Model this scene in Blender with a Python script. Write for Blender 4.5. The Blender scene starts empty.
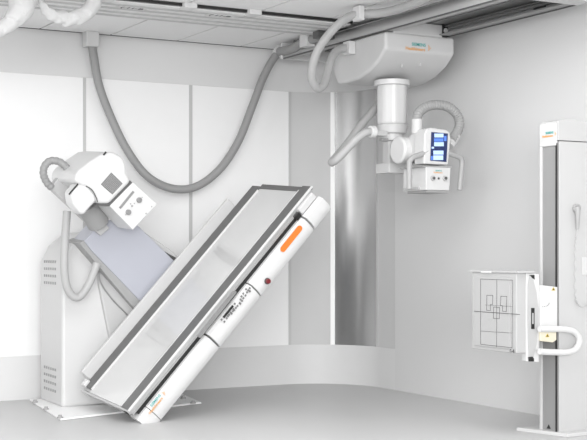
import bpy, bmesh, math, random
from mathutils import Vector, Matrix
V = Vector
R = math.radians
sc = bpy.context.scene
col = sc.collection

# ------------------------------------------------------------------ camera
F, CU, CV, H = 1270.0, 293.5, 250.0, 1.206
YAW = R(29)
sn, cs = math.sin(YAW), math.cos(YAW)
cam_d = bpy.data.cameras.new('camera')
cam = bpy.data.objects.new('camera', cam_d)
col.objects.link(cam)
cam.location = (0, 0, H)
cam.rotation_euler = (R(90), 0, -YAW)
cam_d.sensor_width = 36
cam_d.lens = F / 587 * 36
cam_d.shift_y = (CV - 220) / 587
cam_d.clip_end = 100
sc.camera = cam

# ------------------------------------------------------------------ world, light, exposure
w = bpy.data.worlds.new('world'); sc.world = w
w.use_nodes = True
w.node_tree.nodes['Background'].inputs[0].default_value = (1, 1, 1, 1)
w.node_tree.nodes['Background'].inputs[1].default_value = 1.12


def area(name, loc, target, sx, sy, power, color=(1, 1, 1)):
    d = bpy.data.lights.new(name, 'AREA'); d.shape = 'RECTANGLE'
    d.size = sx; d.size_y = sy; d.energy = power; d.color = color
    o = bpy.data.objects.new(name, d); col.objects.link(o)
    o.location = loc
    o.rotation_euler = (V(target) - V(loc)).to_track_quat('-Z', 'Y').to_euler()
    return o


area('room_light', (2.8, 5.9, 2.93), (2.8, 5.9, 0), 4.4, 2.4, 95)
area('studio_fill', (-4.0, -8.5, 2.6), (4.6, 9.5, 1.4), 9.0, 5.0, 1900)  # added fill lamp behind the camera, evens out the frontal light
area('side_fill', (-3.2, 8.0, 1.6), (6.0, 9.2, 1.3), 1.6, 2.4, 18)  # added side lamp, placed so the curved steel panel catches a highlight
sc.view_settings.view_transform = 'Standard'
sc.view_settings.look = 'None'
sc.view_settings.gamma = 1
sc.view_settings.use_curve_mapping = False
sc.view_settings.exposure = 0.17

# ------------------------------------------------------------------ pixel -> point helpers
right = V((cs, -sn, 0)); fwd = V((sn, cs, 0)); up = V((0, 0, 1)); eye = V((0, 0, H))


def ray(u, v):
    return fwd + right * ((u - CU) / F) + up * ((CV - v) / F)


def onp(u, v, p, n):
    r = ray(u, v)
    return eye + r * ((V(p) - eye).dot(n) / r.dot(n))


def onY(u, v, Y): return onp(u, v, (0, Y, 0), V((0, 1, 0)))
def onX(u, v, X): return onp(u, v, (X, 0, 0), V((1, 0, 0)))
def onZ(u, v, Z): return onp(u, v, (0, 0, Z), V((0, 0, 1)))


# ------------------------------------------------------------------ materials
def mat(name, c, rough=0.5, metal=0.0, spec=0.5, noise=0.0, nscale=8.0, bump=0.0, emit=None, coat=0.0):
    m = bpy.data.materials.new(name); m.use_nodes = True
    nt = m.node_tree; b = nt.nodes['Principled BSDF']
    if isinstance(c, (int, float)): c = (c, c, c)
    b.inputs['Base Color'].default_value = (*c, 1)
    b.inputs['Roughness'].default_value = rough
    b.inputs['Metallic'].default_value = metal
    b.inputs['Specular IOR Level'].default_value = spec
    b.inputs['Coat Weight'].default_value = coat
    tc = nt.nodes.new('ShaderNodeTexCoord')
    nz = nt.nodes.new('ShaderNodeTexNoise'); nz.inputs['Scale'].default_value = nscale
    nz.inputs['Detail'].default_value = 3
    nt.links.new(tc.outputs['Object'], nz.inputs['Vector'])
    if noise >= 0:
        rp = nt.nodes.new('ShaderNodeMapRange')
        a = noise or 0.012
        rp.inputs['To Min'].default_value = 1 - a; rp.inputs['To Max'].default_value = 1 + a
        nt.links.new(nz.outputs['Fac'], rp.inputs['Value'])
        mx = nt.nodes.new('ShaderNodeVectorMath'); mx.operation = 'SCALE'
        mx.inputs[0].default_value = c
        nt.links.new(rp.outputs[0], mx.inputs['Scale'])
        nt.links.new(mx.outputs[0], b.inputs['Base Color'])
    if bump:
        bp = nt.nodes.new('ShaderNodeBump'); bp.inputs['Strength'].default_value = bump
        bp.inputs['Distance'].default_value = 0.01
        nt.links.new(nz.outputs['Fac'], bp.inputs['Height'])
        nt.links.new(bp.outputs[0], b.inputs['Normal'])
    if emit:
        b.inputs['Emission Color'].default_value = (*emit[0], 1)
        b.inputs['Emission Strength'].default_value = emit[1]
    return m


M = dict(
    floor=mat('floor_vinyl', 0.54, 0.38, spec=0.35, noise=0.03, nscale=1.5),
    ceiling=mat('ceiling_tile', 0.82, 0.8, noise=0.02),
    gap=mat('tile_gap', 0.05, 0.9),
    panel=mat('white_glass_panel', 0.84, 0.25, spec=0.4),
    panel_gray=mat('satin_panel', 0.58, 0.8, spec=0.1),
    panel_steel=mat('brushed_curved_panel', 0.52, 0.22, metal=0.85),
    band=mat('painted_band', 0.66, 0.6),
    parapet=mat('painted_parapet', 0.66, 0.5),
    wall=mat('wall_paint', 0.64, 0.7, noise=0.01, nscale=2),
    seam=mat('seam_profile', 0.50, 0.4),
    seam_white=mat('white_profile', 0.95, 0.4),
    white=mat('white_enamel', 0.63, 0.35, coat=0.2),
    white2=mat('off_white_plastic', 0.57, 0.45),
    light=mat('light_grey_plastic', 0.46, 0.45),
    lav=mat('lavender_grey_enamel', (0.41, 0.42, 0.47), 0.35),
    grey=mat('grey_plastic', 0.33, 0.5),
    mid=mat('mid_grey_metal', 0.27, 0.4, metal=0.3),
    dark=mat('dark_grey_plastic', 0.09, 0.5),
    black=mat('black_plastic', 0.012, 0.4),
    alu=mat('aluminium', 0.55, 0.35, metal=0.7),
    rail=mat('rail_aluminium', 0.72, 0.5),
    hose=mat('grey_hose', 0.28, 0.55),
    hose_light=mat('light_grey_hose', 0.40, 0.5),
    board=mat('glossy_table_top', 0.56, 0.10, spec=0.9, coat=0.8),
    gasket=mat('table_rail_grey', 0.12, 0.45),
    cloth=mat('white_fabric', 0.64, 0.85, bump=0.9, nscale=22),
    orange=mat('orange_strip', (0.74, 0.19, 0.03), 0.4),
    red=mat('red_button', (0.16, 0.015, 0.02), 0.35),
    teal=mat('teal_print', (0.10, 0.40, 0.38), 0.6),
    orange_ink=mat('orange_print', (0.72, 0.36, 0.12), 0.6),
    ink=mat('grey_print', 0.10, 0.7),
    cream=mat('cream_label', (0.72, 0.68, 0.55), 0.6),
    detector=mat('detector_plate', 0.44, 0.5),
    channel=mat('channel_grey', 0.27, 0.5),
    yellow=mat('warning_yellow', (0.55, 0.42, 0.08), 0.6),
    bridge=mat('bridge_aluminium', 0.46, 0.75, spec=0.2),
    housing=mat('column_enamel', 0.50, 0.45),
    handle=mat('handle_grey', 0.37, 0.45),
    hose_mid=mat('mid_grey_hose', 0.33, 0.55),
    plate=mat('plate_white', 0.88, 0.5),
    key=mat('key_rubber', 0.16, 0.6),
)


def screen_mat():
    m = bpy.data.materials.new('screen_glass'); m.use_nodes = True
    nt = m.node_tree; b = nt.nodes['Principled BSDF']
    b.inputs['Base Color'].default_value = (0.01, 0.015, 0.05, 1)
    b.inputs['Roughness'].default_value = 0.15
    b.inputs['Emission Color'].default_value = (0.012, 0.025, 0.10, 1)
    b.inputs['Emission Strength'].default_value = 0.8
    return m


M['screen'] = screen_mat()
M['screen_pale'] = mat('screen_pale_field', (0.3, 0.4, 0.6), 0.3, emit=((0.50, 0.68, 0.95), 0.62))
M['screen_blue'] = mat('screen_blue_field', (0.05, 0.1, 0.4), 0.3, emit=((0.10, 0.25, 0.70), 0.7))


# ------------------------------------------------------------------ mesh helpers
def link_mesh(name, bm, m, parent=None, bevel=0.0, seg=2, smooth=True, kind=None):
    me = bpy.data.meshes.new(name)
    bmesh.ops.remove_doubles(bm, verts=bm.verts, dist=1e-6)
    bmesh.ops.recalc_face_normals(bm, faces=bm.faces)
    if parent is not None:                       # vertices are given in world space
        off = V((0, 0, 0)); p = parent
        while p: off += p.location; p = p.parent
        bmesh.ops.translate(bm, verts=bm.verts, vec=-off)
    bm.to_mesh(me); bm.free()
    me.materials.append(m)
    o = bpy.data.objects.new(name, me); col.objects.link(o)
    if parent is not None: o.parent = parent
    if smooth:
        me.shade_smooth()
        if bevel <= 0 and hasattr(me, 'set_sharp_from_angle'): me.set_sharp_from_angle(angle=R(38))
    if bevel > 0:
        b = o.modifiers.new('bevel', 'BEVEL'); b.width = bevel; b.segments = seg
        b.limit_method = 'ANGLE'; b.angle_limit = R(28); b.harden_normals = True
    if kind: o['kind'] = kind
    return o


def prism_into(bm, pts, vec):
    a = [bm.verts.new(p) for p in pts]; b = [bm.verts.new(V(p) + V(vec)) for p in pts]
    n = len(a)
    bm.faces.new(a); bm.faces.new(b[::-1])
    for i in range(n): bm.faces.new((a[i], b[i], b[(i + 1) % n], a[(i + 1) % n]))


def box_into(bm, lo, hi, fr=None):
    x0, y0, z0 = lo; x1, y1, z1 = hi
    p = [V((x0, y0, z0)), V((x1, y0, z0)), V((x1, y0, z1)), V((x0, y0, z1))]
    q = V((0, y1 - y0, 0))
    if fr: p = [fr(*a) for a in p]; q = fr(0, y1 - y0, 0) - fr(0, 0, 0)
    prism_into(bm, p, q)


def box(name, lo, hi, m, parent=None, bevel=0.0, fr=None, seg=2, kind=None):
    bm = bmesh.new(); box_into(bm, lo, hi, fr)
    return link_mesh(name, bm, m, parent, bevel, seg, kind=kind)


def prism(name, pts, vec, m, parent=None, bevel=0.0, seg=2, kind=None):
    bm = bmesh.new(); prism_into(bm, pts, vec)
    return link_mesh(name, bm, m, parent, bevel, seg, kind=kind)


def cyl_into(bm, p0, p1, r0, r1=None, n=24):
    p0, p1 = V(p0), V(p1); r1 = r0 if r1 is None else r1
    ax = (p1 - p0).normalized()
    t = ax.orthogonal().normalized(); b = ax.cross(t)
    A = [bm.verts.new(p0 + (t * math.cos(a) + b * math.sin(a)) * r0) for a in [2 * math.pi * k / n for k in range(n)]]
    B = [bm.verts.new(p1 + (t * math.cos(a) + b * math.sin(a)) * r1) for a in [2 * math.pi * k / n for k in range(n)]]
    bm.faces.new(A[::-1]); bm.faces.new(B)
    for i in range(n): bm.faces.new((A[i], A[(i + 1) % n], B[(i + 1) % n], B[i]))


def cyl(name, p0, p1, r, m, parent=None, r1=None, bevel=0.0, n=28, seg=2):
    bm = bmesh.new(); cyl_into(bm, p0, p1, r, r1, n)
    return link_mesh(name, bm, m, parent, bevel, seg)


def spline(pts, k=14):
    P = [V(p) for p in pts]; P = [P[0] * 2 - P[1]] + P + [P[-1] * 2 - P[-2]]
    out = []
    for i in range(1, len(P) - 2):
        a, b, c, d = P[i - 1:i + 3]
        for j in range(k):
            t = j / k
            out.append(0.5 * ((2 * b) + (c - a) * t + (2 * a - 5 * b + 4 * c - d) * t * t + (3 * b - a - 3 * c + d) * t ** 3))
    out.append(P[-2]); return out


def tube_into(bm, pts, r, rib=0.0, pitch=0.02, n=14, smooth_k=14, flat=None, raw=False):
    path = pts if raw else spline(pts, smooth_k)
    # resample
    L = [0]
    for a, b in zip(path, path[1:]): L.append(L[-1] + (b - a).length)
    step = pitch / 4 if rib else max(L[-1] / 90, 0.004)
    N = max(int(L[-1] / step), 8); out = []; j = 0
    for i in range(N + 1):
        s = L[-1] * i / N
        while j < len(L) - 2 and L[j + 1] < s: j += 1
        t = (s - L[j]) / max(L[j + 1] - L[j], 1e-9)
        out.append(path[j].lerp(path[j + 1], min(t, 1)))
    rings = []; nrm = None
    for i, p in enumerate(out):
        tg = (out[min(i + 1, N)] - out[max(i - 1, 0)]).normalized()
        if nrm is None: nrm = V((0, 1, 0)) if abs(tg.y) < 0.9 else V((1, 0, 0))
        nrm = (nrm - tg * nrm.dot(tg)).normalized(); b = tg.cross(nrm)
        rr = r(i / N) if callable(r) else r
        if rib: rr = rr * (1 - rib * (1 if i % 4 in (0,) else 0.35 if i % 4 in (1, 3) else 0))
        ry = rr * (flat if flat else 1)
        rings.append([bm.verts.new(p + nrm * math.cos(a) * rr + b * math.sin(a) * ry) for a in [2 * math.pi * k / n for k in range(n)]])
    for A, B in zip(rings, rings[1:]):
        for k in range(n): bm.faces.new((A[k], A[(k + 1) % n], B[(k + 1) % n], B[k]))
    bm.faces.new(rings[0][::-1]); bm.faces.new(rings[-1])


def tube(name, pts, r, m, parent=None, rib=0.0, pitch=0.02, n=14, flat=None, raw=False):
    bm = bmesh.new(); tube_into(bm, pts, r, rib, pitch, n, flat=flat, raw=raw)
    me = link_mesh(name, bm, m, parent)
    return me


def text(name, body, origin, ex, ey, size, m, parent, bold=0.0, align='CENTER'):
    """lettering standing on a plane: ex = reading direction, ey = up direction of the letters"""
    cu = bpy.data.curves.new('lettering', 'FONT'); cu.body = body; cu.size = size
    cu.extrude = 0.0008; cu.offset = bold; cu.align_x = align; cu.align_y = 'CENTER'
    tmp = bpy.data.objects.new('lettering', cu); col.objects.link(tmp)
    bpy.context.view_layer.update()
    dg = bpy.context.evaluated_depsgraph_get()
    me = bpy.data.meshes.new_from_object(tmp.evaluated_get(dg))
    bpy.data.objects.remove(tmp)
    ex = V(ex).normalized(); ey = V(ey).normalized(); ez = ex.cross(ey)
    mm = Matrix((ex, ey, ez)).transposed().to_4x4(); mm.translation = V(origin)
    off = V((0, 0, 0)); p = parent
    while p: off += p.location; p = p.parent
    me.transform(Matrix.Translation(-off) @ mm)
    me.materials.clear(); me.materials.append(m)
    o = bpy.data.objects.new(name, me); col.objects.link(o); o.parent = parent
    return o


def logo(origin, ex, ey, size, parent):
    """two-line maker's mark with its little cluster of dots, one part"""
    ex = V(ex).normalized(); ey = V(ey).normalized()
    o = V(origin)
    text('maker_lettering', 'SIEMENS', o + ex * size * 0.9 + ey * size * 0.50, ex, ey, size, M['teal'], parent, size * 0.015)
    text('maker_lettering', 'Healthineers', o + ey * (-size * 0.48), ex, ey, size, M['orange_ink'], parent, size * 0.015)
    bm = bmesh.new(); n = ex.cross(ey)
    for i, j in ((0, 0), (1, 0), (2, 0), (0, 1), (1, 1), (0, -1), (1, -1), (0, 2), (0, -2)):
        c = o + ex * size * (3.5 + i * 0.28) + ey * size * j * 0.28
        cyl_into(bm, c - n * 0.0008, c + n * 0.0008, size * 0.10, n=10)
    link_mesh('maker_dots', bm, M['orange_ink'], parent)


def thing(name, label, cat, loc=(0, 0, 0), group=None):
    o = bpy.data.objects.new(name, None); col.objects.link(o)
    o.location = loc; o.empty_display_size = 0.1
    o['label'] = label; o['category'] = cat
    if group: o['group'] = group
    return o


def tag(o, label, cat=None, group=None):
    o['label'] = label
    if cat: o['category'] = cat
    if group: o['group'] = group
    return o


# ================================================================== THE ROOM
WX, WY, HC = 6.09, 10.03, 3.0
RC = 0.65                                           # radius of the rounded corner
CX, CY = WX - RC, WY - RC


def wall_path(a, b, off=0.0, step=0.06):
    """points along the walls; s<0 on the back wall (x = CX+s), 0..90 degrees round the corner, >100 down the right wall"""
    pts = []
    if a < 0:
        pts.append((CX + a, WY - off))
        if b <= 0:
            pts.append((CX + b, WY - off)); return pts
    if a > 90: return [(WX - off, CY - (a - 100)), (WX - off, CY - (b - 100))]
    t0 = max(a, 0); t1 = min(b, 90); n = max(int((t1 - t0) / 3), 2)
    for i in range(n + 1):
        t = R(t0 + (t1 - t0) * i / n)
        pts.append((CX + (RC - off) * math.sin(t), CY + (RC - off) * math.cos(t)))
    if b > 100: pts.append((WX - off, CY - (b - 100)))
    return pts


def ribbon(name, a, b, z0, z1, o0, o1, m, parent=None, kind=None, bevel=0.0):
    A = wall_path(a, b, o0); B = wall_path(a, b, o1)
    bm = bmesh.new(); n = len(A)
    v = [[bm.verts.new((x, y, z)) for x, y in P] for P, z in ((A, z0), (A, z1), (B, z1), (B, z0))]
    for i in range(n - 1):
        for k in range(4): bm.faces.new((v[k][i], v[k][i + 1], v[(k + 1) % 4][i + 1], v[(k + 1) % 4][i]))
    bm.faces.new([v[k][0] for k in range(4)]); bm.faces.new([v[k][-1] for k in (3, 2, 1, 0)])
    return link_mesh(name, bm, m, parent, bevel, kind=kind)


box('floor', (-4, -1, -0.1), (6.2, 10.2, 0), M['floor'], kind='structure')

# ceiling: dark backing with 60 cm tiles hung below it
ceil = box('ceiling', (-4, 3.5, HC + 0.004), (6.2, 10.2, HC + 0.1), M['gap'], kind='structure')
bm = bmesh.new()
xs = [3.79 + 0.605 * k for k in range(-13, 4)] + [6.09]
ys = [WY - 0.052 - 1.2 * k for k in range(0, 6)]
for xa, xb in zip(xs, xs[1:]):
    for yb, ya in zip(ys, ys[1:]):
        box_into(bm, (xa + 0.008, ya + 0.005, HC - 0.006), (min(xb, 6.09) - 0.006, yb - 0.006, HC + 0.004))
link_mesh('ceiling_tile', bm, M['ceiling'], ceil, smooth=False)

# walls
wb = ribbon('wall_back', -9.0, 100.236, 0, HC, -0.12, 0.0, M['band'], kind='structure')
ribbon('wall_right', 100.236, 108.5, 0, HC, -0.12, 0.022, M['wall'], kind='structure')
ribbon('parapet', -9.0, 100.236, 0.0, 0.352, 0.0, 0.022, M['parapet'], wb)
ribbon('bulkhead', -9.0, 100.236, 2.63, HC - 0.006, 0.0, 0.022, M['band'], wb)
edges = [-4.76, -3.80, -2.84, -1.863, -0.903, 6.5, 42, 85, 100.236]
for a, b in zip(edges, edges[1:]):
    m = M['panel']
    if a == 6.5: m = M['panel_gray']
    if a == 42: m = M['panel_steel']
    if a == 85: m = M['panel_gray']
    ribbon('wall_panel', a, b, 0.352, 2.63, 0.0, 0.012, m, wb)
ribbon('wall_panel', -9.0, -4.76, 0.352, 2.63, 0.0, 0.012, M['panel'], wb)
tn = 1
for e, wd, m in ((-4.76, 0.03, 'seam'), (-3.80, 0.03, 'seam'), (-2.84, 0.03, 'seam'), (-1.863, 0.025, 'seam'), (-0.903, 0.03, 'seam'),
                 (6.5, 2.2, 'seam'), (42, 3.4, 'seam_white'), (85, 2.0, 'seam')):
    if e < 0: ribbon('trim_%d' % tn, e - wd / 2, e + wd / 2, 0.353, 2.629, 0.0, 0.018, M[m], kind='structure')
    else: ribbon('trim_%d' % tn, e - wd / 2, e + wd / 2, 0.353, 2.629, 0.0, 0.024 if m == 'seam_white' else 0.018, M[m], kind='structure')
    tn += 1

# ================================================================== CEILING RAIL (runs along the room)
y0, y1 = 8.46, 9.02
rl = thing('ceiling_rail', 'long pale grey ceiling track running along the room with small printed marks', 'rail', (1.5, (y0 + y1) / 2, 2.95))
box('rail_profile', (-1.5, y0, 2.962), (5.20, y1, HC - 0.006), M['rail'], rl, 0.003)
bm = bmesh.new()
for yy in (8.53, 8.66, 8.80, 8.93): box_into(bm, (-1.5, yy, 2.958), (5.20, yy + 0.05, 2.964))
link_mesh('rail_rib', bm, M['light'], rl)
box('rail_edge', (-1.5, y0 - 0.035, 2.972), (5.20, y0 - 0.002, HC - 0.006), M['black'], rl)
for u, v in ((132, 8), (220, 15.5)):
    p = onZ(u, v, 2.957)
    box('marking_plate', (p.x - 0.11, p.y - 0.035, 2.955), (p.x + 0.11, p.y + 0.035, 2.9585), M['white2'], rl)
    text('printed_mark', '( 11-B', p + V((0, 0, -0.0025)), (1, 0, 0), (0, -1, 0), 0.07, M['ink'], rl, 0.001)
for u in (106, 190, 258):
    p = onZ(u, (u - 122) * 0.08 + 0.5, 2.972)
    box('rail_clip', (p.x - 0.05, y0 - 0.08, 2.955), (p.x + 0.05, y0 + 0.03, HC - 0.006), M['white'], rl, 0.004)

# ================================================================== BRIDGE (two cross rails hung from the ceiling)
XA, XB, ZB = 5.235, 5.816, 2.86
YN, YF = 6.56, 9.62
ZT = 2.955
br = thing('ceiling_bridge', 'grey pair of ceiling crane rails running towards the camera above the hanging tube', 'rail', (5.52, 8.1, ZB))
bm = bmesh.new()
box_into(bm, (XA, YN, ZB), (XA + 0.012, YF, ZT))
box_into(bm, (XA, YN, ZB), (XA + 0.09, YF, ZB + 0.012))
box_into(bm, (XA, YN, ZT - 0.01), (XA + 0.09, YF, ZT))
link_mesh('rail', bm, M['bridge'], br, 0.002)
box('rail_lip', (XA - 0.004, YN, ZB - 0.006), (XA + 0.012, YF, ZB + 0.002), M['dark'], br)
bm = bmesh.new()
box_into(bm, (XB - 0.012, YN, ZB), (XB, YF, ZT))
box_into(bm, (XB - 0.17, YN, ZT - 0.008), (XB, YF, ZT))
box_into(bm, (XB - 0.085, YN, ZB), (XB, YF, ZB + 0.01))
box_into(bm, (XB - 0.03, YN, ZB + 0.045), (XB - 0.012, YF, ZB + 0.052))
box_into(bm, (XB - 0.045, YN, ZB + 0.068), (XB - 0.012, YF, ZB + 0.073))
link_mesh('rail', bm, M['mid'], br, 0.0)
box('rail_lip', (XB - 0.004, YN, ZB - 0.006), (XB + 0.006, YF, ZB + 0.001), M['dark'], br)
p = onX(539, 7.5, XB - 0.04)
box('slot_cover', p - V((0.0, 0.06, 0.006)), p + V((0.01, 0.06, 0.006)), M['black'], br)
box('end_beam', (XA - 0.02, YN - 0.16, ZB - 0.008), (XB + 0.01, YN, HC - 0.006), M['white2'], br, 0.006)
box('end_plate', (XA - 0.02, YF, ZB - 0.004), (XB + 0.01, YF + 0.02, HC - 0.006), M['rail'], br, 0.003)
for yy in (6.9, 8.74, 9.4):
    box('hanger_bracket', (XA + 0.02, yy, ZT), (XB - 0.02, yy + 0.08, HC - 0.004), M['dark'], br)
box('rail_stop', (XA - 0.16, 8.76, 2.90), (XA, 8.84, 2.957), M['dark'], br, 0.006)

# ================================================================== OVERHEAD TUBE UNIT
un = thing('overhead_xray_unit', 'white ceiling-hung x-ray unit with telescopic column, blue screen and two bent handles', 'x-ray machine', (5.52, 8.35, ZB))
YCF = 8.02
prof = [(YCF, ZB - 0.005), (YCF, 2.720), (8.12, 2.640), (8.26, 2.575), (8.42, 2.538), (8.62, 2.525), (8.72, 2.535), (8.77, 2.60), (8.78, 2.65), (8.78, ZB - 0.005)]
cg = prism('carriage_housing', [V((XA, y, z)) for y, z in prof], (0.645, 0, 0), M['white2'], un, 0.025, 3)
box('carriage_top', (XA + 0.075, YCF, ZB - 0.012), (XB - 0.055, 8.70, ZT - 0.012), M['white2'], un, 0.004)
box('wheel_opening', (XB - 0.060, YCF - 0.014, ZB - 0.010), (XB - 0.006, YCF + 0.05, ZB + 0.090), M['black'], un, 0.003)
bm = bmesh.new(); cyl_into(bm, (XB - 0.036, YCF - 0.024, ZB + 0.040), (XB - 0.036, YCF - 0.010, ZB + 0.040), 0.019, n=20)
link_mesh('wheel', bm, M['white'], un, 0.004)
c = onY(418, 46.3, YCF)
logo(c + V((-0.025, -0.0015, -0.006)), (1, 0, 0), (0, 0, 1), 0.035, cg)
for u, v in ((402, 68), (420, 67)):
    p = onZ(u, v, 2.60)
    cyl('screw', p + V((0, 0, 0.03)), p + V((0, 0, 0.004)), 0.008, M['light'], cg, n=12)

CXc, CYc = 5.512, 8.345
zc = lambda v: onY(392, v, CYc).z


def octo(name, z0, z1, r, m, parent, bevel=0.004, rot=22.5):
    bm = bmesh.new()
    prism_into(bm, [V((CXc + r * math.cos(R(rot + 45 * k)), CYc + r * math.sin(R(rot + 45 * k)), z0)) for k in range(8)], (0, 0, z1 - z0))
    return link_mesh(name, bm, m, parent, bevel)


cyl('top_flange', (CXc, CYc, zc(86)), (CXc, CYc, zc(80.5)), 0.140, M['white'], un, bevel=0.006, n=40)
octo('telescopic_column', zc(126), zc(83.5), 0.126, M['white'], un, 0.03)
cyl('lower_collar', (CXc, CYc, zc(134)), (CXc, CYc, zc(125)), 0.112, M['white2'], un, r1=0.122, bevel=0.008, n=36)
cyl('neck', (CXc, CYc, zc(141)), (CXc, CYc, zc(133)), 0.085, M['white2'], un, bevel=0.006, n=32)
box('hanger', (CXc - 0.065, CYc - 0.05, zc(165)), (CXc + 0.02, CYc + 0.05, zc(139)), M['white2'], un, 0.015)
box('hanging_box', (CXc - 0.115, CYc - 0.13, zc(174)), (CXc + 0.085, CYc + 0.06, zc(164)), M['white2'], un, 0.006)
box('side_lever', (CXc - 0.13, CYc - 0.05, zc(142)), (CXc - 0.03, CYc - 0.01, zc(139)), M['grey'], un, 0.005)
YA = 8.02
e0 = onY(397, 150, YA)
cyl('swivel_arm', e0, e0 + V((0.17, 0, 0)), 0.104, M['white'], un, bevel=0.018, n=44, seg=3)
cyl('swivel_bracket', e0 + V((0.09, 0.0, 0.0)), V((5.56, 8.32, e0.z)), 0.05, M['white2'], un, bevel=0.006)
YH = 7.74
bm = bmesh.new()
cyl_into(bm, onY(413, 145, 7.90), onY(413, 145, 7.90) + V((0.28, 0.0, 0)), 0.100, n=36)
link_mesh('tube_housing', bm, M['white2'], un, 0.03, 3)
cyl('cable_socket', onY(417, 134, 7.9), onY(417, 119, 7.9), 0.042, M['white2'], un, bevel=0.006)
cyl('cable_socket', onY(449, 146, 7.86), onY(456, 135, 7.88), 0.04, M['white2'], un, bevel=0.006)
cons = prism('control_console', [onY(424, 164, YH), onY(424.5, 134, YH), onY(427, 128.5, YH), onY(431, 127.5, YH), onY(446, 129.5, YH), onY(450, 132, YH), onY(451, 138, YH), onY(448.5, 165, YH)], (0, 0.13, 0), M['white'], un, 0.012, 3)
scr = prism('screen', [onY(430.5, 160.5, YH - 0.004), onY(431.5, 132, YH - 0.004), onY(448, 133.5, YH - 0.004), onY(446.5, 162, YH - 0.004)], (0, 0.012, 0), M['screen'], cons, 0.0)
random.seed(4)


def scr_rect(u0, v0, u1, v1, m):
    prism('screen_field', [onY(u0, v1, YH - 0.006), onY(u0, v0, YH - 0.006), onY(u1, v0, YH - 0.006), onY(u1, v1, YH - 0.006)], (0, 0.003, 0), M[m], cons)


for u0, v0, u1, v1, m in ((434.5, 133.6, 443.5, 137.4, 'screen_pale'), (434.2, 138.3, 443.4, 141.6, 'screen_blue'), (434.3, 142.2, 443.8, 146.2, 'screen_pale'),
                          (431.8, 146.8, 434, 148.6, 'screen_pale'), (433.5, 150.6, 443.5, 154.6, 'screen_pale'), (433.4, 155.4, 443.2, 160, 'screen_pale'),
                          (431.2, 156, 432.8, 160, 'screen_blue'), (444.2, 136, 446.5, 141, 'screen_blue')):
    scr_rect(u0, v0, u1, v1, m)
# collimator
cl = prism('collimator', [onY(426, 190, YH), onY(426, 166.5, YH), onY(451, 167.5, YH), onY(449.5, 190.5, YH)], (0, 0.30, 0), M['white'], un, 0.006)
prism('gap_plate', [onY(423, 166.8, YH - 0.002), onY(423, 165.6, YH - 0.002), onY(452, 166.6, YH - 0.002), onY(452, 167.7, YH - 0.002)], (0, 0.31, 0), M['grey'], un)
prism('bottom_plate', [onY(427, 192.5, YH + 0.01), onY(427, 190, YH + 0.01), onY(448, 190.5, YH + 0.01), onY(448, 193, YH + 0.01)], (0, 0.26, 0), M['grey'], un, 0.003)
for u, v in ((432.5, 178.2), (444.5, 178.4)):
    p = onY(u, v, YH)
    cyl('knob', p + V((0, 0.002, 0)), p + V((0, -0.014, 0)), 0.019, M['light'], cl, bevel=0.003)
    bm = bmesh.new(); cyl_into(bm, p + V((0, -0.013, 0)), p + V((0, -0.026, 0)), 0.010, n=18)
    link_mesh('knob_cap', bm, M['dark'], cl, 0.002)
p = onY(438.5, 178.4, YH)
cyl('button', p, p + V((0, -0.006, 0)), 0.008, M['dark'], cl, n=14)
text('maker_lettering', 'SIEMENS', onY(438.5, 170.8, YH) + V((0, -0.001, 0)), (1, 0, 0), (0, 0, 1), 0.016, M['teal'], cl)
text('maker_lettering', 'Healthineers', onY(438, 172.6, YH) + V((0, -0.001, 0)), (1, 0, 0), (0, 0, 1), 0.016, M['orange_ink'], cl)
YB = YH + 0.02
tube('handle', [onY(u, v, YB) for u, v in ((427, 151), (422, 154), (413, 157.5), (410, 161), (409.3, 167), (409.3, 189))], 0.0205, M['handle'], un, n=16)
tube('handle', [onY(u, v, YB) for u, v in ((447, 153), (452, 154.5), (459, 157), (461.6, 160), (461.8, 166), (459.5, 190))], 0.0205, M['handle'], un, n=16)
prism('lower_tray', [onY(403, 190, 8.02), onY(403, 188, 8.02), onY(425, 188, 8.02), onY(425, 190, 8.02)], (0, -0.2, 0), M['light'], un)
tube('head_hose', [onY(u, v, y) for u, v, y in ((416.5, 121, 7.92), (419, 112.5, 7.92), (427, 106.5, 7.92), (438, 104.8, 7.91), (449, 107.5, 7.90), (457, 115, 7.90), (459.5, 124, 7.89), (456.5, 133, 7.88), (451, 140, 7.85))], 0.038, M['hose_mid'], un, rib=0.12, pitch=0.022)
# hose that hangs as a tight loop left of the column
tube('column_hose', [V(p) for p in (onY(383, 98, 8.520), onY(376, 108, 8.550), onY(362, 124, 8.520), onY(346, 145, 8.460), onY(336, 157, 8.400),
                                    onY(331.8, 162.5, 8.320), onY(336, 160, 8.250), onY(346, 150, 8.200), onY(357, 138.5, 8.160), onY(366, 132.5, 8.140), onY(372, 131.5, 8.140))], 0.031, M['hose_light'], un, rib=0.05, pitch=0.014)
p = onY(372, 131.5, 8.140)
cyl('hose_clamp', p + V((-0.02, 0, -0.002)), p + V((0.025, 0, 0.0)), 0.046, M['white'], un, bevel=0.006)
box('hose_bracket', p + V((0.02, -0.02, -0.03)), p + V((0.13, 0.10, 0.01)), M['light'], un, 0.005)

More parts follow.
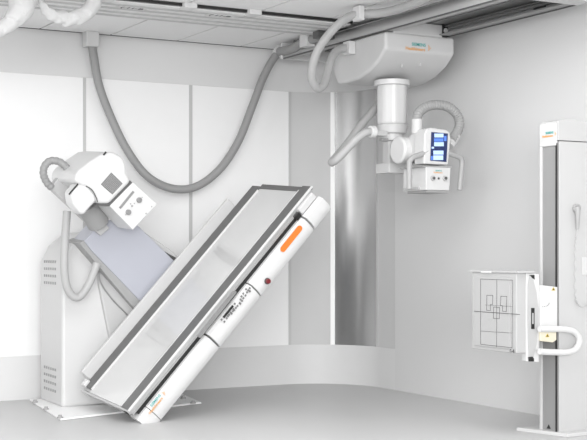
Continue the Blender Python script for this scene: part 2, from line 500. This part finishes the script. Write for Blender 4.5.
# ================================================================== HOSES UNDER THE CEILING
pts = [(92, 44, 9.93), (94, 58, 9.92), (99, 85, 9.9), (110, 115, 9.88), (126, 148, 9.85), (146, 175, 9.83), (170, 188, 9.82), (195, 187, 9.81),
       (219, 170, 9.8), (238, 142, 9.8), (252, 107, 9.79), (263, 78, 9.79), (272, 61, 9.78), (277, 54, 9.77)]
wh = thing('cable_hose', 'long thick grey hose sagging in a deep curve across the white back wall', 'hose', onY(92, 44, 9.93))
tube('hose', [onY(*p) for p in pts], 0.035, M['hose'], wh, rib=0.04, pitch=0.014)
a = onY(90.5, 40, 9.93)
box('hose_clamp', (a.x - 0.055, a.y - 0.06, a.z - 0.06), (a.x + 0.055, a.y + 0.05, HC - 0.004), M['white2'], wh, 0.008)
b0 = onY(279, 50, 9.76)
cyl('hose_clamp', onY(276, 55, 9.77), onY(281.5, 48, 9.77), 0.046, M['white'], wh, bevel=0.006)
tube('hose', [onY(*p) for p in ((280, 51.5, 9.70), (286, 50.5, 9.55), (294, 48, 9.42), (302, 43, 9.25), (308, 40.5, 9.12), (315, 38.5, 9.02), (322, 36, 8.95))], 0.040, M['hose'], wh, rib=0.05, pitch=0.014)
a = onY(307.5, 40, 9.12)
box('hose_clamp', (a.x - 0.045, a.y - 0.06, a.z - 0.058), (a.x + 0.04, a.y + 0.06, a.z + 0.045), M['white'], wh, 0.006)

lh = thing('cable_hose', 'ribbed pale hose looped from the ceiling rail down to the carriage box', 'hose', onZ(358, 14, 2.95))
tube('hose', [onZ(*p) for p in ((432, -5, 2.915), (420, 1, 2.92), (400, 8.5, 2.925), (384, 12.5, 2.925), (370, 14, 2.925), (358, 14.3, 2.925))] + [onY(*p) for p in ((344, 20, 8.0), (330, 33, 8.08), (318, 50, 8.16), (312.5, 66, 8.22), (312, 79, 8.27), (317, 88, 8.32),
                                (323.5, 85, 8.37), (327, 75, 8.42), (331, 60, 8.46), (336, 51.5, 8.49), (342, 48.5, 8.50), (350, 48.5, 8.50))], 0.033, M['hose_light'], lh, rib=0.06, pitch=0.014)
a = onZ(358.5, 14, 2.925)
box('hose_clamp', (a.x - 0.022, a.y - 0.05, a.z - 0.05), (a.x + 0.022, a.y + 0.05, HC - 0.02), M['white'], lh, 0.006)
a = onY(349, 48.5, 8.50)
box('hose_clamp', (a.x - 0.035, a.y - 0.06, a.z - 0.05), (XA - 0.001, a.y + 0.04, a.z + 0.052), M['white'], lh, 0.006)

# white wrapped bundles at the top left
random.seed(2)


def cloth_tube(name, label, pts, rf, group=None):
    bm = bmesh.new()
    tube_into(bm, pts, rf, n=26)
    for v in bm.verts:
        q = v.co
        f = math.sin(q.x * 34 + q.z * 55 + 2 * math.sin(q.x * 11)) * 0.007 + math.sin(q.x * 83 - q.z * 61 + q.y * 40) * 0.004
        v.co += V((f, f * 0.6, f * 0.9))
    o = link_mesh(name, bm, M['cloth'])
    tag(o, label, 'hose')
    return o


cloth_tube('fabric_wrapped_hose', 'thick white fabric-wrapped bundle hanging at the far left under the ceiling',
           [onY(u, v, 8.3) for u, v in ((27, -14), (24, -4), (21, 8), (14, 19), (4, 27), (-8, 30), (-20, 26), (-28, 10))], lambda t: 0.072 + 0.02 * math.sin(t * 9), )
cloth_tube('fabric_wrapped_hose', 'white fabric-wrapped hose hanging in a u-shaped loop beside the thicker bundle',
           [onY(u, v, 8.4) for u, v in ((35, -12), (38, -2), (43, 6), (51, 13.5), (61, 18), (74, 18), (86, 13), (93, 4), (97, -8))], lambda t: 0.020 + 0.034 * math.sin(min(1, t * 1.25) * 1.8))

# ================================================================== TILTING TABLE MACHINE
TO = V((3.971, 8.657, 0.915))
ex = V((0.670, -0.027, 0.742)).normalized()
ey = V((-0.045, 0.996, 0.077)); ey = (ey - ex * ey.dot(ex)).normalized()
ez = ex.cross(ey)
TL, TW = 1.05, 0.425


def T(x, y, z): return TO + ex * x * (1 - 0.043 * y) + ey * y + ez * z
def onT(u, v, y): return onp(u, v, TO + ey * y, ey)
def loc(p): q = p - TO; return (q.dot(ex), q.dot(ey), q.dot(ez))


mc = thing('tilting_xray_table', 'white x-ray table machine tilted steeply on its floor stand with tube head above', 'x-ray machine', (3.7, 9.2, 0))

# floor plate
plate = [V((3.07, 9.88, 0.002)), V((2.905, 8.63, 0.002)), V((4.19, 9.05, 0.002)), V((4.33, 9.88, 0.002))]
bp = prism('base_plate', plate, (0, 0, 0.014), M['plate'], mc, 0.003)
for u, v in ((35, 402.5), (46, 409.5), (60, 418), (193, 403.5), (183, 398.5)):
    p = onZ(u, v, 0.016)
    bm = bmesh.new(); cyl_into(bm, p, p + V((0, 0, 0.008)), 0.022, n=20); cyl_into(bm, p + V((0, 0, 0.008)), p + V((0, 0, 0.022)), 0.013, n=6)
    link_mesh('bolt', bm, M['grey'], bp)

# tower
YT = 9.25
tw_poly = [onY(62, 408.5, YT), onY(62, 262, YT), onY(70, 246, YT), onY(86, 232, YT), onY(110, 232, YT), onY(150, 262, YT), onY(168, 300, YT), onY(166, 398, YT)]
tw = prism('tower', tw_poly, (0.02, 0.60, 0), M['white2'], mc, 0.03, 3)
# vents on the tower's left side
tx = tw_poly[0].x
for z0 in (1.115, 0.285):
    bm = bmesh.new()
    for r_ in range(4):
        for k in range(6):
            yy = YT + 0.16 + k * 0.058
            x_ = tx + 0.02 * (yy - YT) / 0.60
            box_into(bm, (x_ - 0.003, yy, z0 - r_ * 0.055 - 0.010), (x_ + 0.003, yy + 0.026, z0 - r_ * 0.055 + 0.010))
    link_mesh('vent', bm, M['mid'], tw, smooth=False)
# round inner cover and seam on the front
prism('front_cover', [onY(u, v, YT - 0.03) for u, v in ((98, 262), (110, 262), (126, 288), (150, 318), (150, 395), (122, 395), (108, 330), (99, 285))], (0, 0.05, 0), M['light'], tw, 0.015, 3)
tube('cover_seam', [onY(u, v, YT - 0.035) for u, v in ((98, 268), (101, 283), (113, 300), (130, 318), (150, 345))], 0.006, M['mid'], tw, n=8)

# slanted column block (pixel outline taken on its front plane)
YK = 0.50
blk = prism('column_block', [onT(u, v, YK) for u, v in ((91, 250), (84.5, 241), (104, 219), (137.5, 225), (178, 264.5), (190, 285), (165, 325), (143, 304))], ey * 0.22, M['lav'], mc, 0.006)
prism('block_edge', [onT(u, v, YK + 0.01) for u, v in ((79, 243), (86, 240), (91, 247), (146, 304), (150, 318), (142, 318))], ey * 0.26, M['grey'], mc, 0.006)
prism('back_cover', [onT(u, v, YK + 0.14) for u, v in ((137, 226), (150, 236), (170, 249), (184, 262), (184, 280), (150, 280))], ey * 0.22, M['white2'], mc, 0.01)
prism('cover_gap', [onT(u, v, YK + 0.08) for u, v in ((158, 247), (162, 250), (180, 260), (181, 268), (176, 268))], ey * 0.05, M['dark'], mc)

# tube head
YF1 = 0.12
cylp0, cylp1 = onT(77, 202, 0.42), onT(102, 231, 0.52)
cyl('column_tube', onT(87, 204, 0.42), onT(98.5, 223.5, 0.48), 0.085, M['grey'], mc, bevel=0.006, n=36)
hd = prism('tube_housing', [onT(u, v, YF1) for u, v in ((97, 204), (109.5, 204), (131.5, 181.5), (127, 172), (126.5, 163), (122, 156), (113, 151.5), (103, 153), (91, 161), (77, 172), (75, 182), (86, 188), (93, 196))], ey * 0.50, M['white'], mc, 0.028, 4)
prism('side_cap', [onT(u, v, YF1 - 0.03) for u, v in ((79, 183.5), (70.5, 193), (72.5, 204), (79, 213), (84, 215.5), (91, 207), (97, 201), (95, 194), (88, 186))], ey * 0.14, M['white'], hd, 0.024, 4)
tube('seam', [onT(u, v, YF1 - 0.034) for u, v in ((69, 194.5), (73.5, 189), (78, 184))], 0.006, M['black'], hd, n=8)
tube('seam', [onT(u, v, YF1 - 0.026) for u, v in ((86, 186), (92, 190), (96, 197), (97.5, 202))], 0.004, M['dark'], hd, n=8)
tube('seam', [onT(u, v, YF1 - 0.003) for u, v in ((103.5, 155), (105, 153.3), (106, 152))], 0.007, M['black'], hd, n=8)
# grille
gp = [onT(u, v, YF1 - 0.002) for u, v in ((101, 184.3), (111.2, 172.5), (122.6, 183.5), (112.3, 194.5))]
gr = prism('grille', gp, ey * 0.01, M['dark'], hd)
bm = bmesh.new()
a, b, c, d = gp
for k in range(1, 12):
    t = k / 12
    p, q = a.lerp(b, t), d.lerp(c, t); w_ = (b - a) * 0.018
    prism_into(bm, [p - w_, p + w_, q + w_, q - w_], ey * -0.004)
    p, q = a.lerp(d, t), b.lerp(c, t); w_ = (d - a) * 0.010
    prism_into(bm, [p - w_, p + w_, q + w_, q - w_], ey * -0.004)
link_mesh('grille_bars', bm, M['grey'], hd, smooth=False)
# collimator
YC = YF1 + 0.01
cb = prism('collimator', [onT(u, v, YC) for u, v in ((109.5, 206), (133, 230), (157.5, 204), (133, 182))], ey * 0.27, M['white'], mc, 0.006)
prism('gap_plate', [onT(u, v, YC + 0.003) for u, v in ((96.5, 203.6), (108.5, 203.2), (130.2, 180.5), (133, 183), (110, 206.5), (98, 206))], ey * 0.25, M['dark'], mc)
a, b = onT(120, 208.3, YC - 0.006), onT(133.8, 191.5, YC - 0.006)
w_ = (b - a).normalized().cross(ey) * 0.009
prism('slot', [a - w_, a + w_, b + w_, b - w_], ey * 0.01, M['mid'], cb, 0.002)
for u, v in ((128, 212.2), (138.8, 200)):
    p = onT(u, v, YC)
    cyl('knob', p, p - ey * 0.018, 0.020, M['mid'], cb, bevel=0.003)
for u, v, s_ in ((132, 206, .008), (130.5, 203.8, .005), (134.2, 203.4, .005), (146, 213.5, .006), (151.5, 206.5, .005), (125.5, 214.8, .004), (142, 197.4, .004)):
    p = onT(u, v, YC)
    cyl('button', p, p - ey * 0.004, s_, M['grey'], cb, n=12)
# rear bar, ribbed cable loop and hanging flat strap
prism('rear_bar', [onT(u, v, 0.46) for u, v in ((50, 188), (60, 176), (84, 204), (110, 228), (101, 236), (78, 214))], ey * 0.07, M['light'], mc, 0.008)
tube('ribbed_hose', [onT(u, v, y) for u, v, y in ((70, 173, .40), (65, 166, .40), (58.5, 161.5, .42), (50, 161, .44), (44.5, 166.5, .45), (43.5, 174, .46), (46.5, 182, .47), (52, 188, .47))], 0.029, M['hose'], mc, rib=0.14, pitch=0.030)
tube('hanging_strap', [onT(u, v, 0.45) for u, v in ((67, 211), (66, 225), (64.5, 248), (64.3, 270), (66.5, 286), (72, 295.5), (79, 297), (86, 289), (92, 277), (97, 263))], 0.030, M['hose_light'], mc)

# ---- the tilted table
tb = prism('table_body', [T(-TL + 0.01, -TW + 0.02, -0.012), T(-TL + 0.01, -TW + 0.02, -0.06), T(TL - 0.02, -TW + 0.02, -0.06), T(TL - 0.02, -TW + 0.02, -0.012)], ey * (2 * TW - 0.03), M['light'], mc, 0.004)
box('tabletop', (-TL + 0.002, -TW + 0.12, -0.015), (TL - 0.04, TW - 0.12, -0.003), M['board'], mc, 0.0, fr=T)
box('side_rail', (-TL, -TW + 0.012, -0.02), (TL, -TW + 0.125, 0.008), M['gasket'], mc, 0.002, fr=T)
box('side_rail', (-TL, TW - 0.125, -0.02), (TL, TW, 0.008), M['gasket'], mc, 0.002, fr=T)
box('end_rail', (TL - 0.045, -TW + 0.125, -0.018), (TL - 0.002, TW - 0.125, 0.004), M['gasket'], mc, 0.002, fr=T)
for y_ in (-TW + 0.125, TW - 0.137): box('rail_trim', (-TL, y_, -0.01), (TL - 0.04, y_ + 0.007, 0.010), M['white'], mc, 0.0, fr=T)
box('rail_trim', (-TL - 0.003, -TW - 0.004, -0.006), (TL + 0.004, -TW + 0.006, 0.010), M['white'], mc, 0.002, fr=T)
box('side_profile', (-TL, -TW, -0.050), (TL - 0.02, -TW + 0.03, -0.006), M['alu'], mc, 0.003, fr=T)
box('side_groove', (-TL, -TW - 0.003, -0.040), (TL - 0.03, -TW + 0.01, -0.034), M['grey'], mc, 0.0, fr=T)
box('recess', (-TL + 0.03, -TW + 0.008, -0.105), (TL - 0.26, -TW + 0.06, -0.045), M['black'], mc, 0.0, fr=T)
box('end_cover', (-TL - 0.012, -TW + 0.012, -0.035), (-TL + 0.003, TW, 0.004), M['light'], mc, 0.002, fr=T)
box('far_rail_guard', (-TL + 0.06, TW + 0.005, -0.05), (TL - 0.22, TW + 0.035, 0.095), M['white2'], mc, 0.006, fr=T)
box('under_frame', (-TL + 0.03, -TW + 0.06, -0.17), (TL - 0.1, 0.10, -0.06), M['light'], mc, 0.008, fr=T)
box('end_latch', (-TL - 0.02, -TW + 0.02, -0.03), (-TL + 0.0, -TW + 0.07, 0.0), M['black'], mc, 0.003, fr=T)
box('corner_block', (-TL - 0.008, TW - 0.03, -0.05), (-TL + 0.05, TW + 0.03, 0.03), M['white'], mc, 0.008, fr=T)
# operating side: long rounded white cover in three lengths
YS = -TW - 0.05


def cover(name, x0, x1, z0=-0.080, z1=-0.235, m='white', bulge=0.0, bev=0.0):
    """rounded section, extruded along the table"""
    pr = [(-TW + 0.10, z0), (-TW - 0.02, z0), (YS - bulge, z0 - 0.022), (YS - 0.006 - bulge, (z0 + z1) / 2), (YS - bulge, z1 + 0.040), (YS + 0.018, z1 + 0.012), (YS + 0.045, z1), (-TW + 0.10, z1)]
    bm = bmesh.new()
    prism_into(bm, [T(x0, y, z) for y, z in pr], ex * (x1 - x0))
    return link_mesh(name, bm, M[m], mc, 0.003, 3)


sx = lambda u, v: loc(onT(u, v, YS))[0]
s1 = sx(213, 338); s2 = sx(253, 287); s3 = sx(305, 220)
c1 = cover('side_cover', -TL + 0.10, s1 - 0.0008)
c2 = cover('control_panel', s1 + 0.0008, s2 - 0.0008)
c3 = cover('side_cover', s2 + 0.0008, s3 - 0.001)
c4 = cover('end_cap', s3 + 0.002, TL - 0.012, m='white')
box('rail_bracket', (s3 + 0.01, -TW - 0.02, -0.078), (TL - 0.03, -TW + 0.04, -0.02), M['white2'], mc, 0.012, fr=T)
c0 = cover('end_cap', -TL - 0.01, -TL + 0.0985)
box('recess_block', (s3 - 0.05, -TW - 0.025, -0.075), (s3 + 0.0, -TW + 0.02, -0.03), M['black'], mc, 0.006, fr=T)


def side(u, v): # point on the operating face
    return onT(u, v, YS - 0.006)


def strip_on(name, u0, v0, u1, v1, hw, m, parent, th=0.006, rnd=True):
    a, b = side(u0, v0), side(u1, v1); t = (b - a).normalized(); n = t.cross(ey)
    pts = []
    if rnd:
        for k in range(9): an = R(90 + 22.5 * k); pts.append(a + (t * math.cos(an) + n * math.sin(an)) * hw)
        for k in range(9): an = R(-90 + 22.5 * k); pts.append(b + (t * math.cos(an) + n * math.sin(an)) * hw)
    else:
        pts = [a - n * hw, a + n * hw, b + n * hw, b - n * hw]
    return prism(name, [p + ey * 0.004 for p in pts], ey * -(th + 0.004), M[m], parent, 0.0)


strip_on('orange_strip', 283, 249, 299.5, 228.5, 0.022, 'orange', c3, 0.004)['label'] = 'bright orange inset strip'
p = side(267, 281)
cyl('button_ring', p, p - ey * 0.010, 0.024, M['dark'], c3, bevel=0.003)
cyl('stop_button', p - ey * 0.008, p - ey * 0.028, 0.019, M['red'], c3, bevel=0.005)
strip_on('display', 223.5, 317.5, 233, 305.8, 0.008, 'black', c2, 0.003, False)
U = lambda X, Y_: (210 + X * 70 / 440, 270 + Y_ * 70 / 440)
keys = [(226, 120), (249, 114), (240, 127), (232, 140), (250, 134), (208, 148), (222, 160), (196, 166), (209, 177), (191, 185), (201, 194), (186, 208), (190, 212), (172, 226), (162, 238), (155, 212), (147, 246), (143, 258), (130, 268), (120, 280), (112, 290), (104, 303), (90, 325), (72, 312), (152, 252), (135, 274)]
kp = None
for X, Y_ in keys:
    p = side(*U(X, Y_))
    bm = bmesh.new()
    w1, w2 = ex * 0.0065, ez * 0.0065
    prism_into(bm, [p - w1 - w2, p + w1 - w2, p + w1 + w2, p - w1 + w2], ey * -0.004)
    link_mesh('key', bm, M['key'], c2, smooth=False)
strip_on('handle_bar', 199, 336, 234, 292, 0.010, 'mid', mc, 0.02)
lc = side(154.5, 404.5)
logo(lc - ey * 0.001, ex, ez, 0.028, c0)

# ================================================================== WALL STAND ON THE RIGHT
XS = 5.50
bs = thing('vertical_detector_stand', 'white detector wall stand with grey channel and square detector plate', 'x-ray machine', (5.75, 6.5, 0))
YN2, YF2 = 6.38, onX(539.6, 300, 5.488).y
hz = 2.04
hs = [V((XS + 0.02, YN2 + 0.0, 0.0)), V((XS + 0.02, YF2, 0.0)), V((XS + 0.50, YF2, 0.0)), V((XS + 0.50, YN2 + 0.0, 0.0))]
prism('column_housing', [V((XS + 0.012, YN2, 0.012)), V((XS + 0.012, YN2, 1.915)), V((XS + 0.56, YN2, 1.915)), V((XS + 0.56, YN2, 0.012))], (0, YF2 - 0.004 - YN2, 0), M['housing'], bs, 0.006)
prism('column_cap', [V((XS + 0.0, YN2, 1.919)), V((XS + 0.0, YN2, 2.046)), V((XS + 0.07, YN2, 2.062)), V((XS + 0.15, YN2, 2.062)), V((XS + 0.24, YN2, 2.046)), V((XS + 0.56, YN2, 2.046)), V((XS + 0.56, YN2, 1.919))], (0, YF2 - 0.004 - YN2, 0), M['housing'], bs, 0.006)
box('name_plate', (XS - 0.012, YN2 + 0.004, 1.885), (XS + 0.0, YF2, 2.035), M['white2'], bs, 0.004)
ch = box('channel', (XS - 0.004, YN2 + 0.012, 0.012), (XS + 0.012, YF2 - 0.012, 1.915), M['channel'], bs, 0.0)
box('channel_flange', (XS - 0.012, YF2 - 0.022, 0.012), (XS + 0.012, YF2, 1.885), M['white2'], bs, 0.002)
box('channel_slot', (XS - 0.010, YN2 + 0.003, 0.012), (XS - 0.003, YN2 + 0.014, 1.90), M['black'], bs, 0.0)
lp = onX(549, 134.5, XS - 0.0135)
logo(lp + V((-0.0, 0.015, 0)), (0, -1, 0), (0, 0, 1), 0.021, bs)
prism('foot_plate', [V((5.42, 6.58, 0.0)), V((5.40, 6.68, 0.0)), V((6.05, 6.68, 0.0)), V((6.05, 6.29, 0.0)), V((5.5, 6.29, 0.0))], (0, 0, 0.025), M['white2'], bs, 0.004)
# detector unit
XD = 5.17
XD1 = 5.345
q = lambda u, v: onX(u, v, XD)
yn, yf = 6.39, onX(472, 300, XD).y
zt, zb = onX(520, 273, XD).z, onX(520, 354, XD).z
dt = box('detector_housing', (XD, yn + 0.004, zb), (XD + 0.09, yf, zt), M['light'], bs, 0.006)
fp = box('front_plate', (XD - 0.008, yn + 0.06, zb + 0.025), (XD + 0.001, yf - 0.035, zt - 0.03), M['detector'], dt, 0.002)
box('top_lip', (XD - 0.01, yn - 0.02, zt - 0.002), (XD + 0.13, yf + 0.025, zt + 0.012), M['light'], dt, 0.003)
box('cassette_grip', (XD - 0.014, 6.64, zt - 0.006), (XD + 0.02, 6.75, zt + 0.008), M['white'], dt, 0.004)


def mark(pts, closed=False, wdt=0.0028, nm='target_mark'):
    bm = bmesh.new()
    P = [onX(u, v, XD - 0.0095) for u, v in pts]
    if closed: P.append(P[0])
    for a, b in zip(P, P[1:]):
        t = (b - a).normalized(); n = t.cross(V((1, 0, 0))).normalized() * wdt / 2
        prism_into(bm, [a - n - t * wdt / 2, a + n - t * wdt / 2, b + n + t * wdt / 2, b - n + t * wdt / 2], (0.0012, 0, 0))
    link_mesh(nm, bm, M['ink'], dt, smooth=False)


Z = lambda X, Y_: (460 + X / 4, 255 + Y_ / 4)
mark([Z(82, 96), Z(210, 101), Z(208, 371), Z(82, 357)], True)
mark([Z(147, 98), Z(146, 368)])
mark([Z(57, 225), Z(238, 238)], wdt=0.004)
mark([Z(107, 161), Z(131, 162), Z(130, 198), Z(121, 198), Z(121, 222), Z(106, 221)], True)
mark([Z(163, 165), Z(187, 166), Z(185, 226), Z(170, 225), Z(170, 203), Z(161, 202)], True)
mark([Z(134, 208), Z(158, 210), Z(157, 255), Z(133, 253)], True)
mark([Z(82, 304), Z(208, 312)], wdt=0.0018)
mark([Z(100, 200), Z(210, 206)], wdt=0.0018)
text('printed_mark', '6-4', onX(*Z(208, 385), XD - 0.010), (0, -1, 0), (0, 0, 1), 0.035, M['ink'], dt, 0.001)
# side frame with curved grip recess
yS = 6.385
sf = prism('side_frame', [onY(u, v, yS) for u, v in ((526.5, 361.5), (526.5, 273), (539.5, 274), (539, 362.5))], (0, 0.05, 0), M['white'], bs, 0.005)
arc = [(530, 275), (533.5, 280), (536.5, 292), (538.5, 308), (538.5, 325), (537, 343), (533.5, 358), (529, 360), (528.5, 352), (527.5, 318), (527.8, 285)]
prism('grip_recess', [onY(u, v, yS - 0.004) for u, v in arc], (0, 0.01, 0), M['light'], sf)
prism('grip_edge', [onY(u, v, yS - 0.005) for u, v in ((529.5, 275), (534.5, 275), (534.8, 279.5), (532.5, 278))], (0, 0.006, 0), M['black'], sf)
prism('grip_edge', [onY(u, v, yS - 0.005) for u, v in ((528.5, 357), (532.5, 356.5), (534, 358.5), (534, 361.5), (529, 361.5))], (0, 0.006, 0), M['black'], sf)
prism('latch', [onY(u, v, yS - 0.006) for u, v in ((531.3, 329), (531.3, 308), (534.6, 308), (534.6, 329))], (0, 0.008, 0), M['black'], sf)
prism('latch_insert', [onY(u, v, yS - 0.007) for u, v in ((532.3, 324), (532.3, 313), (533.6, 313), (533.6, 324))], (0, 0.006, 0), M['light'], sf)
box('side_web', (XD + 0.05, yn + 0.03, zb + 0.01), (XD1, yf - 0.12, zt - 0.01), M['light'], dt, 0.004)
# carriage that rides in the channel
yK = 6.37
mb = prism('carriage_block', [onY(u, v, yK) for u, v in ((540.5, 329), (540.5, 285), (557.5, 287), (557.5, 330)) ], (0, 0.14, 0), M['white'], bs, 0.004)
prism('carriage_block', [onY(u, v, yK) for u, v in ((540.5, 341), (540.5, 331), (556.5, 331), (556.5, 340), (553, 342.5)) ], (0, 0.14, 0), M['cream'], bs, 0.003)
for u, v in ((553.5, 289), (547.5, 335.5)):
    s_ = 2.0
    a, b, c = onY(u - s_, v + 1.6, yK - 0.002), onY(u, v - 2.0, yK - 0.002), onY(u + s_, v + 1.6, yK - 0.002)
    prism('warning_triangle', [a, b, c], (0, 0.002, 0), M['yellow'], mb)
    m_ = (a + b + c) / 3
    prism('warning_triangle_core', [m_ + (p - m_) * 0.45 + V((0, -0.0008, 0)) for p in (a, b, c)], (0, 0.001, 0), M['black'], mb)
bm = bmesh.new()
for k in range(7):
    a_ = R(20 + 12 * k); p = onY(540 + 9.5 * math.sin(a_) - 0.5, 301 + 0.4 * k + 6 * math.cos(a_), yK)
    cyl_into(bm, p, p + V((0, -0.0015, 0)), 0.0025, n=8)
link_mesh('scale_dots', bm, M['ink'], mb)
a, b, c = [onX(u, v, XS - 0.006) for u, v in ((546.5, 428.5), (548.5, 424.5), (550.5, 428.8))]
prism('warning_triangle', [a, b, c], (0.002, 0, 0), M['black'], ch)
# bent grab handle
yh = 6.33
tube('grab_handle', [onY(u, v, yh) for u, v in ((539.5, 329), (546, 329), (556, 329), (566, 329.5), (574, 331.5), (578.5, 337), (579, 343), (575, 349.5), (567, 352.2), (556, 352.3), (546, 352), (539.5, 351.5))], 0.0205, M['white'], bs, n=18)
# hand switch hung on the column
hx = 6.362
hs_ = thing('hand_switch', 'small white hand switch with coiled cord hung on the detector stand column', 'hand switch', onY(576, 208, hx))
p = onY(575.5, 208.3, YN2)
cyl('holder', p, p + V((0, -0.022, 0)), 0.030, M['handle'], hs_, bevel=0.005)
bm = bmesh.new()
for k in range(6):
    q_ = p + V((math.cos(R(60 * k)) * 0.017, -0.022, math.sin(R(60 * k)) * 0.017)); cyl_into(bm, q_, q_ + V((0, -0.003, 0)), 0.004, n=8)
link_mesh('speaker_holes', bm, M['grey'], hs_)
tube('switch_grip', [onY(577.5, 207, YN2 - 0.03), onY(577.8, 215, YN2 - 0.03), onY(577.6, 229, YN2 - 0.022)], lambda t: 0.019 - 0.009 * t, M['handle'], hs_, n=12)
path = []
base = spline([onY(u, v, YN2 - 0.02) for u, v in ((577.5, 229), (576.5, 236), (575.5, 245), (575.2, 270), (575.5, 296), (578, 304), (583, 307), (590, 303), (594, 290))], 60)
for i, b in enumerate(base):
    an = i * 1.6; rr = 0.006 if i > 60 else 0.002
    path.append(b + V((math.cos(an) * rr, math.sin(an) * rr - 0.0, 0)))
tube('coiled_cord', path, 0.0035, M['light'], hs_, n=6, raw=True, rib=0.0)
bx_ = box('service_cover', (5.70, YN2 - 0.006, onY(585, 275, YN2).z), (5.80, YN2, onY(585, 257, YN2).z), M['white2'], bs, 0.003)
